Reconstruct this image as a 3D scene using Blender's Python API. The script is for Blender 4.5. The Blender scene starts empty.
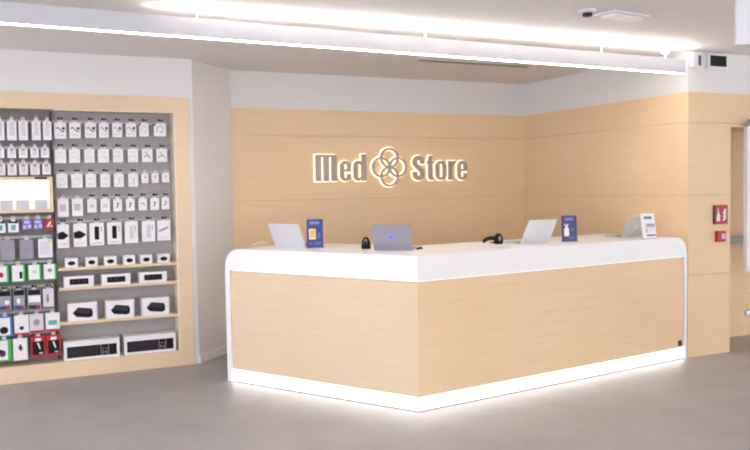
import bpy, bmesh, math, random
from mathutils import Vector, Matrix
random.seed(4)
S = bpy.context.scene
COL = S.collection
PI = math.pi

# ------------------------------------------------------------------ materials
def lin(c):
    return tuple((x/12.92 if x <= .04045 else ((x+.055)/1.055)**2.4) for x in (v/255 for v in c))

def mat(name, rgb, rough=.5, metal=0., spec=.5, emit=None, strength=0., noise=None, alpha=None, trans=0., bump=0.):
    m = bpy.data.materials.new(name); m.use_nodes = True
    nt = m.node_tree; b = nt.nodes['Principled BSDF']
    c = lin(rgb)
    b.inputs['Base Color'].default_value = (*c, 1)
    b.inputs['Roughness'].default_value = rough
    b.inputs['Metallic'].default_value = metal
    b.inputs['Specular IOR Level'].default_value = spec
    if trans: b.inputs['Transmission Weight'].default_value = trans
    if emit:
        b.inputs['Emission Color'].default_value = (*lin(emit), 1)
        b.inputs['Emission Strength'].default_value = strength
    amt, sc = noise or (.03, 14.)
    tc = nt.nodes.new('ShaderNodeNewGeometry')
    no = nt.nodes.new('ShaderNodeTexNoise'); no.inputs['Scale'].default_value = sc; no.inputs['Detail'].default_value = 4
    nt.links.new(tc.outputs['Position'], no.inputs['Vector'])
    rm = nt.nodes.new('ShaderNodeValToRGB')
    rm.color_ramp.elements[0].position = .3; rm.color_ramp.elements[1].position = .7
    rm.color_ramp.elements[0].color = (*[x*(1-amt) for x in c], 1)
    rm.color_ramp.elements[1].color = (*[min(1, x*(1+amt)) for x in c], 1)
    nt.links.new(no.outputs['Fac'], rm.inputs['Fac'])
    nt.links.new(rm.outputs['Color'], b.inputs['Base Color'])
    if bump:
        bp = nt.nodes.new('ShaderNodeBump'); bp.inputs['Strength'].default_value = bump; bp.inputs['Distance'].default_value = .002
        nt.links.new(no.outputs['Fac'], bp.inputs['Height']); nt.links.new(bp.outputs['Normal'], b.inputs['Normal'])
    return m

def wood(name, dark, light, rough=.42):
    m = bpy.data.materials.new(name); m.use_nodes = True
    nt = m.node_tree; b = nt.nodes['Principled BSDF']; L = nt.links.new; N = nt.nodes.new
    b.inputs['Roughness'].default_value = rough; b.inputs['Specular IOR Level'].default_value = .3
    g = N('ShaderNodeNewGeometry')
    mp = N('ShaderNodeMapping'); mp.inputs['Scale'].default_value = (1.3, 1.3, 34)
    L(g.outputs['Position'], mp.inputs['Vector'])
    n1 = N('ShaderNodeTexNoise'); n1.inputs['Scale'].default_value = 1.6; n1.inputs['Detail'].default_value = 6; n1.inputs['Roughness'].default_value = .62
    L(mp.outputs['Vector'], n1.inputs['Vector'])
    mp2 = N('ShaderNodeMapping'); mp2.inputs['Scale'].default_value = (5, 5, 120)
    L(g.outputs['Position'], mp2.inputs['Vector'])
    n2 = N('ShaderNodeTexNoise'); n2.inputs['Scale'].default_value = 1.5; n2.inputs['Detail'].default_value = 2
    L(mp2.outputs['Vector'], n2.inputs['Vector'])
    n3 = N('ShaderNodeTexNoise'); n3.inputs['Scale'].default_value = 1.1; n3.inputs['Detail'].default_value = 1
    L(g.outputs['Position'], n3.inputs['Vector'])
    a = N('ShaderNodeMix'); a.data_type = 'FLOAT'; a.inputs[0].default_value = .3
    L(n1.outputs['Fac'], a.inputs[2]); L(n2.outputs['Fac'], a.inputs[3])
    a2 = N('ShaderNodeMix'); a2.data_type = 'FLOAT'; a2.inputs[0].default_value = .3
    L(a.outputs[0], a2.inputs[2]); L(n3.outputs['Fac'], a2.inputs[3])
    r = N('ShaderNodeValToRGB')
    r.color_ramp.elements[0].position = .36; r.color_ramp.elements[0].color = (*lin(dark), 1)
    r.color_ramp.elements[1].position = .64; r.color_ramp.elements[1].color = (*lin(light), 1)
    L(a2.outputs[0], r.inputs['Fac']); L(r.outputs['Color'], b.inputs['Base Color'])
    return m

def floor_mat():
    m = bpy.data.materials.new('floor_tile'); m.use_nodes = True
    nt = m.node_tree; b = nt.nodes['Principled BSDF']; L = nt.links.new; N = nt.nodes.new
    g = N('ShaderNodeNewGeometry')
    mp = N('ShaderNodeMapping'); mp.inputs['Location'].default_value = (1.18+.6*10, 3.69+1.2*10, 0)
    L(g.outputs['Position'], mp.inputs['Vector'])
    br = N('ShaderNodeTexBrick'); br.offset = 0; br.squash = 1
    br.inputs['Scale'].default_value = 1; br.inputs['Brick Width'].default_value = .6; br.inputs['Row Height'].default_value = 1.2
    br.inputs['Mortar Size'].default_value = .0035; br.inputs['Mortar Smooth'].default_value = .3; br.inputs['Bias'].default_value = 0
    br.inputs['Color1'].default_value = (*lin((156, 152, 152)), 1); br.inputs['Color2'].default_value = (*lin((154, 150, 150)), 1)
    br.inputs['Mortar'].default_value = (*lin((163, 159, 158)), 1)
    L(mp.outputs['Vector'], br.inputs['Vector'])
    n = N('ShaderNodeTexNoise'); n.inputs['Scale'].default_value = 2.2; n.inputs['Detail'].default_value = 7; n.inputs['Roughness'].default_value = .65
    L(g.outputs['Position'], n.inputs['Vector'])
    r = N('ShaderNodeValToRGB')
    r.color_ramp.elements[0].position = .3; r.color_ramp.elements[0].color = (.86, .86, .86, 1)
    r.color_ramp.elements[1].position = .72; r.color_ramp.elements[1].color = (1.1, 1.1, 1.1, 1)
    L(n.outputs['Fac'], r.inputs['Fac'])
    mx = N('ShaderNodeMix'); mx.data_type = 'RGBA'; mx.blend_type = 'MULTIPLY'; mx.inputs[0].default_value = 1
    L(br.outputs['Color'], mx.inputs[6]); L(r.outputs['Color'], mx.inputs[7]); L(mx.outputs[2], b.inputs['Base Color'])
    b.inputs['Roughness'].default_value = .4; b.inputs['Specular IOR Level'].default_value = .5
    return m

M = {}
M['white_wall'] = mat('white_wall', (228, 224, 222), .8, noise=(.012, 3))
M['ceiling'] = mat('ceiling_paint', (232, 226, 223), .85, noise=(.012, 2))
M['floor'] = floor_mat()
M['wood'] = wood('beech_laminate', (225, 193, 153), (233, 206, 169))
M['wood_edge'] = wood('beech_edge', (221, 193, 160), (229, 205, 175))
M['seam'] = mat('seam_brown', (196, 166, 132), .8)  # darker brown than the boards, seen in their joints
M['corian'] = mat('white_solid_surface', (240, 238, 238), .3, spec=.5, noise=(.008, 5))
M['skirt'] = mat('skirting_white', (232, 228, 226), .5)
M['alu_white'] = mat('white_aluminium', (228, 226, 230), .45, noise=(.01, 6))
M['lamp_housing'] = mat('lamp_housing_white', (204, 202, 207), .5, noise=(.01, 6))
M['led_down'] = mat('led_diffuser_down', (255, 255, 255), .6, emit=(255, 246, 236), strength=14)
M['led_up'] = mat('led_diffuser_up', (255, 255, 255), .6, emit=(255, 248, 242), strength=27)
M['plinth_glow'] = mat('lit_plinth', (244, 244, 244), .4, emit=(255, 250, 246), strength=1.8)
M['led_cove_warm'] = mat('led_strip_warm', (255, 255, 255), .6, emit=(255, 238, 212), strength=.3)
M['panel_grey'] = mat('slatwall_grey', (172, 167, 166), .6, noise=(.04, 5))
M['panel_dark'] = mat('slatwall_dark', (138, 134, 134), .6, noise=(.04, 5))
M['trim_highlight'] = mat('cream_highlight', (242, 228, 206), .5)
M['rail'] = mat('rail_aluminium', (186, 184, 184), .4, metal=.3)
M['post'] = mat('divider_dark', (78, 72, 70), .5)
M['chrome'] = mat('chrome_wire', (190, 190, 194), .3, metal=.8)
M['bar_grey'] = mat('push_bar_grey', (150, 150, 150), .4, noise=(.03, 12))
M['black'] = mat('black_plastic', (15, 14, 17), .6, spec=.25, noise=(.1, 30))
M['dark'] = mat('dark_grey_plastic', (44, 42, 46), .55, spec=.3, noise=(.08, 30))
M['card'] = mat('white_card', (232, 229, 232), .5, noise=(.02, 20))
M['cardlilac'] = mat('lilac_white_card', (214, 206, 216), .5, noise=(.03, 20))
M['grey'] = mat('grey_print', (150, 146, 156), .55, noise=(.06, 25))
M['pale'] = mat('pale_grey_print', (204, 200, 208), .55, noise=(.05, 30))
M['greycase'] = mat('grey_film', (146, 142, 158), .4, noise=(.08, 12))
M['red'] = mat('red_card', (182, 20, 34), .5, noise=(.06, 20))
M['signred'] = mat('sign_red', (172, 16, 32), .4, noise=(.04, 20))
M['green'] = mat('green_card', (70, 176, 72), .5, noise=(.06, 20))
M['purple'] = mat('purple_card', (120, 100, 176), .5, noise=(.15, 40))
M['lilac'] = mat('lilac_print', (196, 186, 226), .5, noise=(.08, 30))
M['teal'] = mat('teal_print', (86, 170, 166), .5, noise=(.08, 30))
M['blue'] = mat('blue_card', (50, 120, 186), .5, noise=(.06, 20))
M['navy'] = mat('navy_print', (42, 54, 116), .45, noise=(.08, 40))
M['navy2'] = mat('violet_navy_print', (56, 54, 104), .45, noise=(.08, 40))
M['bluelight'] = mat('light_blue_print', (120, 138, 190), .5)
M['paleblue'] = mat('pale_blue_print', (196, 200, 216), .5)
M['bluemid'] = mat('mid_blue_print', (76, 98, 158), .5, noise=(.1, 40))
M['orange'] = mat('orange_print', (222, 160, 92), .5, noise=(.2, 60))
M['cream'] = mat('cream_print', (238, 222, 190), .5)
M['yellow'] = mat('lime_print', (206, 214, 92), .5)
M['clear'] = mat('clear_plastic', (150, 152, 162), .25, noise=(.1, 25))
M['silver'] = mat('silver_aluminium', (216, 216, 220), .38, metal=.35, noise=(.01, 10))
M['spacegrey'] = mat('grey_aluminium', (150, 150, 160), .4, metal=.35, noise=(.01, 10))
M['midgrey'] = mat('mid_aluminium', (206, 202, 200), .4, metal=.35, noise=(.01, 10))
M['screen'] = mat('screen_black', (18, 12, 14), .15)
M['sticker'] = mat('violet_sticker', (150, 140, 214), .45, noise=(.05, 60))
M['stickerdark'] = mat('violet_ink', (84, 60, 160), .45)
M['letter'] = mat('brushed_letter_face', (172, 156, 150), .5, metal=.0, noise=(.03, 30))
M['halo'] = mat('lit_acrylic', (255, 240, 210), .5, emit=(255, 234, 192), strength=.6)
M['lightbox'] = mat('lightbox_back', (250, 244, 232), .6, emit=(255, 247, 232), strength=.3)
M['vent'] = mat('vent_shade_grey', (120, 112, 106), .6)
M['bluegrey'] = mat('bluegrey_plastic', (150, 156, 172), .5)
M['slate'] = mat('sensor_window', (66, 74, 98), .3)

# ------------------------------------------------------------------ mesh helpers
class MB:
    def __init__(s): s.bm = bmesh.new()
    def box(s, x0, x1, y0, y1, z0, z1):
        v = [s.bm.verts.new(p) for p in ((x0,y0,z0),(x1,y0,z0),(x1,y1,z0),(x0,y1,z0),(x0,y0,z1),(x1,y0,z1),(x1,y1,z1),(x0,y1,z1))]
        for f in ((0,3,2,1),(4,5,6,7),(0,1,5,4),(1,2,6,5),(2,3,7,6),(3,0,4,7)): s.bm.faces.new([v[i] for i in f])
        return s
    def prism(s, pts, y0, y1):
        """polygon in (x,z), extruded along y"""
        a = [s.bm.verts.new((p[0], y0, p[1])) for p in pts]; b = [s.bm.verts.new((p[0], y1, p[1])) for p in pts]
        n = len(pts)
        s.bm.faces.new(a); s.bm.faces.new(b[::-1])
        for i in range(n): s.bm.faces.new((a[i], b[i], b[(i+1) % n], a[(i+1) % n]))
        return s
    def slab(s, pts, z0, z1):
        a = [s.bm.verts.new((p[0], p[1], z0)) for p in pts]; b = [s.bm.verts.new((p[0], p[1], z1)) for p in pts]
        n = len(pts)
        s.bm.faces.new(a[::-1]); s.bm.faces.new(b)
        for i in range(n): s.bm.faces.new((a[i], a[(i+1) % n], b[(i+1) % n], b[i]))
        return s
    def loops(s, rings, close=True, caps=True):
        R = [[s.bm.verts.new(p) for p in r] for r in rings]
        n = len(R[0])
        for a, b in zip(R, R[1:]):
            for i in range(n if close else n-1): s.bm.faces.new((a[i], a[(i+1) % n], b[(i+1) % n], b[i]))
        if caps:
            s.bm.faces.new(R[0][::-1]); s.bm.faces.new(R[-1])
        return s
    def tube(s, pts, r, seg=8):
        rings = []
        P = [Vector(p) for p in pts]
        for i, p in enumerate(P):
            d = (P[min(i+1, len(P)-1)] - P[max(i-1, 0)]).normalized()
            u = d.orthogonal().normalized() if i == 0 else (u - d*u.dot(d)).normalized()
            w = d.cross(u); rr = r[i] if isinstance(r, (list, tuple)) else r
            rings.append([p + u*math.cos(2*PI*k/seg)*rr + w*math.sin(2*PI*k/seg)*rr for k in range(seg)])
        return s.loops(rings)
    def lathe(s, prof, c=(0, 0), seg=24, sx=1, sy=1):
        rings = [[(c[0]+r*sx*math.cos(2*PI*k/seg), c[1]+r*sy*math.sin(2*PI*k/seg), z) for k in range(seg)] for r, z in prof]
        return s.loops(rings)
    def ellip(s, x, z, rx, rz, y0, y1, n=20):
        return s.prism([(x+rx*math.cos(2*PI*k/n), z+rz*math.sin(2*PI*k/n)) for k in range(n)], y0, y1)
    def xform(s, m):
        bmesh.ops.transform(s.bm, matrix=m, verts=s.bm.verts); return s
    def bevel(s, w, seg=2, ang=.5):
        ed = [e for e in s.bm.edges if len(e.link_faces) == 2 and e.calc_face_angle(0) > ang]
        bmesh.ops.bevel(s.bm, geom=ed, offset=w, segments=seg, affect='EDGES', profile=.5, clamp_overlap=True); return s
    def build(s, name, material, parent=None, loc=None, rotz=0, smooth=False):
        bmesh.ops.recalc_face_normals(s.bm, faces=s.bm.faces)
        me = bpy.data.meshes.new(name); s.bm.to_mesh(me); s.bm.free()
        me.materials.append(M[material] if isinstance(material, str) else material)
        if smooth:
            me.polygons.foreach_set('use_smooth', [True]*len(me.polygons))
            try: me.set_sharp_from_angle(angle=.7)
            except Exception: pass
        o = bpy.data.objects.new(name, me); COL.objects.link(o)
        if loc: o.location = loc
        o.rotation_euler.z = rotz
        if parent: o.parent = parent
        return o

def tag(o, label=None, cat=None, group=None, kind=None):
    if label: o['label'] = label
    if cat: o['category'] = cat
    if group: o['group'] = group
    if kind: o['kind'] = kind
    return o
def empty(name, loc, rotz=0):
    o = bpy.data.objects.new(name, None); COL.objects.link(o); o.location = loc; o.rotation_euler.z = rotz
    o.empty_display_size = .05
    return o
def struct(name, mb, m, parent=None):
    o = mb.build(name, m, parent)
    if parent is None: o['kind'] = 'structure'
    return o
def rbox_pts(x0, x1, z0, z1, r, n=4):
    out = []
    for cx, cz, a in ((x1-r, z0+r, -PI/2), (x1-r, z1-r, 0), (x0+r, z1-r, PI/2), (x0+r, z0+r, PI)):
        for k in range(n+1):
            t = a + k*PI/2/n; out.append((cx+r*math.cos(t), cz+r*math.sin(t)))
    return out

# ------------------------------------------------------------------ the room
HC, HW = 2.793, 2.425          # ceiling, top of the timber cladding
SE = (.755, 1.488, 2.152)      # board joints
XR, YB, YC, XE = 4.042, .5166, -1.9655, 4.575   # right wall, back wall, column face, column edge
struct('floor', MB().box(-6, 10, -11, 2.2, -.1, 0), 'floor')
struct('ceiling', MB().box(-6, 10, -11, 2.2, HC, HC+.1), 'ceiling')
# left wall with the niche of the display unit
wl = struct('wall_left', MB().box(-6, -1.882, 0, .3, 0, HC).box(-1.882, -.045, 0, .3, 2.445, HC).box(-.045, 0, 0, .1, 0, HC), 'white_wall')
struct('wall_corner', MB().slab([(0, 0.001), (.4915, .5085), (.40, .60), (-.045, .101), (-.045, .05)], 0, HC), 'white_wall')
struct('baseboard_left', MB().slab([(.013, -.011), (.494, .487), (.4835, .5065), (-.004, .004)], 0, .075), 'skirt')
# back wall, right wall, column: white plaster, timber boards with narrow joints in front
wb = struct('wall_back', MB().box(.42, XR+.2, YB+.012, YB+.15, 0, HC).box(.4915, XR, YB, YB+.012, HW, HC), 'white_wall')
wr = struct('wall_right', MB().box(XR+.012, XR+.2, YC+.2, YB+.012, 0, HC).box(XR, XR+.012, YC+.012, YB, HW, HC), 'white_wall')
wc = struct('wall_column', MB().box(XR+.012, XE-.012, YC+.012, YC+.2, 0, HC).box(XR, XE, YC, YC+.012, HW, HC)
            .box(XE, 9, YC+.012, YC+.2, 2.14, HC).box(XE, 9, YC, YC+.012, HW, HC)
            .box(XE-.15, XE-.012, YC+.2, -1.3, 0, HC), 'white_wall')
rows = [(0, SE[0]), (SE[0], SE[1]), (SE[1], SE[2]), (SE[2], HW)]
g = .002
for z0, z1 in rows:
    za, zb = z0+(g if z0 else 0), z1-(g if z1 < HW else 0)
    MB().box(.478, XR, YB-.004, YB+.010, za, zb).build('wood_panel', 'wood', wb)
    MB().box(XR-.004, XR+.010, YC, YB-.004, za, zb).build('wood_panel', 'wood', wr)
    MB().box(XR-.004, XE, YC-.014, YC, za, zb).build('wood_panel', 'wood', wc)
MB().box(XE-.011, XE, YC, -1.47, 0, 2.118).build('wood_panel', 'wood', wc)
MB().box(XE, 9, YC-.014, YC, SE[2]+g, HW).build('wood_panel', 'wood', wc)
MB().box(XE, 9, YC-.014, YC, 2.118, SE[2]-g).build('wood_panel', 'wood', wc)
MB().box(XE, 9, YC, -1.47, 2.118, 2.135).build('wood_panel', 'wood', wc)
for o, b in ((wb, MB().box(.48, XR, YB+.0095, YB+.0118, 0, HW)), (wr, MB().box(XR+.0095, XR+.0118, YC, YB, 0, HW)), (wc, MB().box(XR, XE, YC+.0001, YC+.0105, .01, HW-.01))):
    b.build('joint_backing', 'seam', o)
# recessed timber door with a silver push bar
dr = struct('door_1', MB().box(XE, 5.75, -1.47, -1.42, 0, 2.118), 'wood')
pb = MB().box(4.66, 5.65, -1.535, -1.50, .975, 1.045).bevel(.01)
pb.box(4.66, 4.74, -1.5, -1.47, .96, 1.06).box(5.57, 5.65, -1.5, -1.47, .96, 1.06).build('push_bar', 'bar_grey', dr)
struct('wall_recess', MB().box(5.75, 9, -1.47, -1.3, 0, 2.3), 'wood')

# linear slot in the ceiling behind the lamp
t = empty('ceiling_vent', (2.6, -.68, HC))
tag(t, 'slim dark grey linear slot vent in ceiling behind the hanging lamp', 'vent')
MB().box(-.64, .64, -.06, -.04, -.006, 0).box(-.64, .64, .04, .06, -.006, 0).box(-.64, -.62, -.04, .04, -.006, 0).box(.62, .64, -.04, .04, -.006, 0).build('frame', 'rail', t)
MB().box(-.62, .62, -.04, .04, -.002, 0).box(-.62, .62, -.012, .012, -.005, -.002).build('slot', 'vent', t)

# ------------------------------------------------------------------ hanging linear lamps
def lamp(x0, x1, y, zb, wires, label, rose=None, up0=None, sag=0):
    t = empty('pendant_lamp', ((x0+x1)/2, y, zb), 0)
    tag(t, label, 'lamp', None); t.rotation_euler.y = sag
    cx = (x0+x1)/2; h = .114; L = (x1-x0)/2
    prof = [(-.035, .004), (-.03, 0), (-.026, 0), (-.026, .008), (.026, .008), (.026, 0), (.03, 0), (.035, .004), (.035, h+.012), (.026, h+.012), (.026, h-.012), (-.026, h-.012), (-.026, h+.008), (-.035, h+.008)]
    MB().loops([[(-L, a, b) for a, b in prof], [(L, a, b) for a, b in prof]]).build('housing', 'lamp_housing', t)
    MB().box(-L+.004, L-.004, -.0255, .0255, .001, .0075).build('lower_diffuser', 'led_down', t)
    u0 = -L+.004 if up0 is None else up0-cx
    lens = [(-.0255, h-.0115), (.0255, h-.0115), (.0255, h+.016), (.018, h+.018), (-.0255, h-.009)]
    MB().loops([[(u0, a, b) for a, b in lens], [(L-.004, a, b) for a, b in lens]]).build('upper_diffuser', 'led_up', t)
    for s in (-1, 1):
        MB().box(s*L-.004 if s < 0 else L, -L if s < 0 else L+.004, -.035, .035, .002, h).build('end_cap', 'lamp_housing', t)
    for wx in wires:
        zt = HC-zb+sag*(wx-cx)
        MB().tube([(wx-cx, 0, h-.003), (wx-cx, 0, zt)], .0035, 6).lathe([(.02, zt-.012), (.02, zt)], (wx-cx, 0), 12).build('suspension_wire', 'alu_white', t)
    if rose:
        zr = HC-zb+sag*(rose-cx)
        r = MB().lathe([(.028, zr-.06), (.034, zr-.055), (.034, zr)], (rose-cx, 0), 20); r.build('ceiling_rose', 'alu_white', t, smooth=True)
        MB().tube([(rose-cx, 0, h), (rose-cx+.01, 0, (h+zr)/2), (rose-cx, 0, zr-.06)], .004, 6).build('power_cable', 'alu_white', t)
    return t
lamp(-3.2, 3.88, -2.06, 2.596, (-2.2, -.41, 1.295, 2.97), 'long white linear lamp hanging on wires in front of the counter', 3.68, -.6, .0085)
lamp(-4.6, 1.0, -5.3, 2.578, (-3.6, -1.8, 0), 'added second white linear lamp, out of view, hanging nearer the shop front for light')  # unseen lamp, added to brighten the front of the room
lamp(-4.6, 6.0, -8.2, 2.578, (-3.6, -.8, 2, 5), 'added third white linear lamp, out of view, hanging at the shop front for light')  # another unseen lamp, added for more light from behind the camera

# ------------------------------------------------------------------ ceiling fittings
t = empty('smoke_detector', (2.06, -2.97, HC))
tag(t, 'small round white detector with a dark underside on the ceiling', 'detector')
MB().lathe([(.06, 0), (.06, -.012), (.045, -.022), (.036, -.022)], seg=28).build('base', 'alu_white', t, smooth=True)
MB().lathe([(.034, -.0222), (.034, -.04), (.026, -.046)], seg=24).build('sensor_head', 'dark', t, smooth=True)
t = empty('emergency_light', (2.40, -2.94, HC), .12)
tag(t, 'white rectangular emergency light on the ceiling right of the detector', 'light')
MB().box(-.19, .19, -.085, .085, -.012, 0).bevel(.005).build('frame', 'alu_white', t)
MB().box(-.155, .155, -.052, .052, -.03, -.0125).bevel(.012).build('diffuser', 'corian', t)

# white panel hanging at the upper right, its end towards the counter
t = empty('hanging_panel', (2.12, -4.14, 2.36), math.atan2(-.66, .75))
tag(t, 'white panel hanging from the ceiling at the upper right edge', 'panel')
MB().box(0, .9, -.03, .03, 0, .40).bevel(.006).build('panel_body', 'alu_white', t)
for x in (.12, .78): MB().tube([(x, 0, .40), (x, 0, HC-2.36)], .006, 8).build('hanger_rod', 'chrome', t)

# free-standing white board by the door
t = empty('display_stand', (4.885, -2.06, 0), -.3)
tag(t, 'white upright display board on a metal stand at the right edge', 'display stand')
MB().box(-.16, .62, -.03, .03, .76, 2.12).bevel(.01).build('board', 'alu_white', t)
MB().box(-.13, .6, -.026, .026, 2.122, 2.19).build('header', 'bluegrey', t)
MB().tube([(.0, .0, .04), (.0, .0, .76)], .022, 12).tube([(.46, .0, .04), (.46, .0, .76)], .022, 12).build('stand_leg', 'bluegrey', t, smooth=True)
MB().box(-.04, .04, -.1, .1, 0, .04).box(.42, .50, -.1, .1, 0, .04).bevel(.008).build('foot', 'bluegrey', t)
MB().tube([(-.022, 0, .36), (-.125, -.01, .36)], .012, 10).lathe([(.012, .328), (.03, .34), (.034, .365), (.026, .392), (.01, .398)], (-.132, -.01), 16).build('clamp_knob', 'chrome', t, smooth=True)

# ------------------------------------------------------------------ column fittings
def on_column(name, x0, x1, z0, z1, label, cat):
    t = empty(name, ((x0+x1)/2, YC-.014, z0)); tag(t, label, cat); return t, (x1-x0)/2, z1-z0
t, w, h = on_column('motion_sensor', 4.062, 4.166, 2.637, 2.786, 'white rounded motion sensor high on the white wall above the column', 'sensor')
t.location.y = YC
MB().prism(rbox_pts(-w, w, 0, h, .03), -.05, 0).bevel(.008).build('housing', 'alu_white', t, smooth=True)
MB().prism(rbox_pts(w-.044, w-.012, .02, h-.035, .012), -.052, -.0502).build('sensor_window', 'slate', t)
t, w, h = on_column('wall_screen', 4.262, 4.518, 2.643, 2.783, 'small black screen in a white frame beside the motion sensor', 'screen')
t.location.y = YC
MB().prism(rbox_pts(-w, w, 0, h, .008), -.03, 0).bevel(.004).build('frame', 'alu_white', t)
MB().box(-w+.03, w-.022, -.032, -.0302, .022, h-.02).build('display', 'screen', t)
t, w, h = on_column('extinguisher_sign', 4.352, 4.518, 1.214, 1.392, 'square red fire extinguisher sign with white pictograms on the wooden column', 'sign')
MB().prism(rbox_pts(-w, w, 0, h, .006), -.02, 0).build('plate', 'signred', t)
MB().box(-w-.001, -w, -.02, 0, .004, h-.004).build('plate_edge', 'dark', t)
p = MB().prism(rbox_pts(-.058, -.016, .028, .092, .012), -.0215, -.0202)
p.prism([(-.05, .092), (-.024, .092), (-.03, .108), (-.044, .108)], -.0215, -.0202).box(-.047, -.027, -.0215, -.0202, .11, .122).box(-.047, -.038, -.0215, -.0202, .124, .148)
p.build('extinguisher_pictogram', 'card', t)
p = MB()
for z, s in ((.036, 1), (.07, 1), (.104, 1)):
    p.prism([(.016, z), (.03, z-.006), (.056, z+.01), (.064, z+.038), (.05, z+.03), (.052, z+.044), (.034, z+.028), (.03, z+.012)], -.0215, -.0202)
p.build('flame_pictogram', 'card', t)
t, w, h = on_column('alarm_button', 4.378, 4.486, 1.05, 1.152, 'small red alarm box with pale square button below the red sign', 'alarm')
MB().prism(rbox_pts(-w, w, 0, h, .008), -.03, .001).bevel(.004).build('housing', 'signred', t)
MB().prism(rbox_pts(-.002, .044, .028, .076, .006), -.033, -.0302).build('button', 'lilac', t)

# ------------------------------------------------------------------ reception counter
K1, K0, K2 = Vector((.060, -.804)), Vector((1.022, -2.402)), Vector((4.02, -1.988))
dL, dR = (K0-K1).normalized(), (K2-K0).normalized()
nL, nR = Vector((-dL.y, dL.x)), Vector((-dR.y, dR.x))      # both point behind the counter
mit = (nL+nR).normalized(); mit /= mit.dot(nL)
LL, LR = (K0-K1).length, (K2-K0).length
HK, HM, ZP = 1.114, .938, .104
def plan(seg, s, d):
    if seg == 'L': return K1+dL*s+nL*d
    if seg == 'R': return K0+dR*s+nR*d
    return K0+mit*d
def p3(seg, s, d, z):
    q = plan(seg, s, d); return (q.x, q.y, z)
counter = empty('reception_counter', (K0.x, K0.y, 0))
tag(counter, 'white angled reception counter with beech front panels and lit plinth', 'counter')
off = Matrix.Translation((-K0.x, -K0.y, 0))
# the white band: up the left end, over the top, down the right end
DEPTH, TH = .85, .045
legL, legR, R = .046, .032, .15
st = []   # (segment, outer(s,z), inner(s,z), core(s,z))
def corner(n, legw, mirror):
    out = [((0, 0), (legw, 0), (min(TH, legw-.004), 0))]
    r2 = .03
    for k in range(n+1):
        a = PI - k*PI/2/n
        o = (R+R*math.cos(a), HK-R+R*math.sin(a))
        i = (legw+r2+r2*math.cos(a), HM-r2+r2*math.sin(a))
        rc = R-min(TH, legw-.004) ; c = (R+rc*math.cos(a), HK-R+rc*math.sin(a))
        out.append((o, i, c))
    return out
for o, i, c in corner(8, legL, False): st.append(('L', o, i, c))
st.append(('K', (0, HK), (0, HM), (0, HK-TH)))
for o, i, c in corner(8, legR, True)[::-1]:
    st.append(('R', (LR-o[0], o[1]), (LR-i[0], i[1]), (LR-c[0], c[1])))
rings = []
for seg, o, i, c in st:
    rings.append([p3(seg, o[0], 0, o[1]), p3(seg, o[0], DEPTH, o[1]), p3(seg, c[0], DEPTH, c[1]), p3(seg, c[0], .09, c[1]), p3(seg, i[0], .09, i[1]), p3(seg, i[0], 0, i[1])])
MB().loops(rings).xform(off).build('worktop', 'corian', counter, smooth=True)
def strip(d0, d1, z0, z1, a=0, b=0):
    """solid following both fronts between depths d0 and d1"""
    P = [p3('L', a, d, 0) for d in (d0, d1)]
    Q = [p3('K', 0, d, 0) for d in (d0, d1)]
    T = [p3('R', LR-b, d, 0) for d in (d0, d1)]
    sec = []
    for A in (P, Q, T):
        sec.append([(A[0][0], A[0][1], z0), (A[1][0], A[1][1], z0), (A[1][0], A[1][1], z1), (A[0][0], A[0][1], z1)])
    return MB().loops(sec).xform(off)
# beech fronts, a separate panel on each side of the corner
m = MB(); m.loops([[p3('L', legL+.003, .014, ZP), p3('L', legL+.003, .05, ZP), p3('L', legL+.003, .05, HM-.012), p3('L', legL+.003, .014, HM-.012)], [p3('K', 0, .014, ZP), p3('K', 0, .05, ZP), p3('K', 0, .05, HM-.012), p3('K', 0, .014, HM-.012)]])
m.xform(off).build('front_panel', 'wood_edge', counter)  # paler beech than the right panel: cool daylight put into the colour
m = MB(); m.loops([[p3('K', 0, .014, ZP), p3('K', 0, .05, ZP), p3('K', 0, .05, HM-.012), p3('K', 0, .014, HM-.012)], [p3('R', LR-legR-.003, .014, ZP), p3('R', LR-legR-.003, .05, ZP), p3('R', LR-legR-.003, .05, HM-.012), p3('R', LR-legR-.003, .014, HM-.012)]])
m.xform(off).build('front_panel', 'wood', counter)
strip(.016, .03, .008, ZP-.004, legL+.002, legR+.002).build('plinth', 'plinth_glow', counter)  # own glow stands in for LED light falling on the white plinth
strip(.052, .07, .0, HM-.02, legL+.01, legR+.01).build('carcass', 'corian', counter)
strip(.018, .03, 0, .008, legL+.002, legR+.002).build('shadow_gap', 'vent', counter)  # dark strip painted in for the shadow gap under the plinth
strip(.002, .011, HM-.006, HM-.001, legL+.03, legR+.03).build('fascia_light', 'led_cove_warm', counter)
m = MB().prism(rbox_pts(-.022, .022, 0, .05, .004), -.006, 0)
m.xform(Matrix.Translation((*plan('R', LR-.085, .0135), .122)) @ Matrix.Rotation(math.atan2(dR.y, dR.x), 4, 'Z')).xform(off).build('socket_plate', 'dark', counter)

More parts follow.
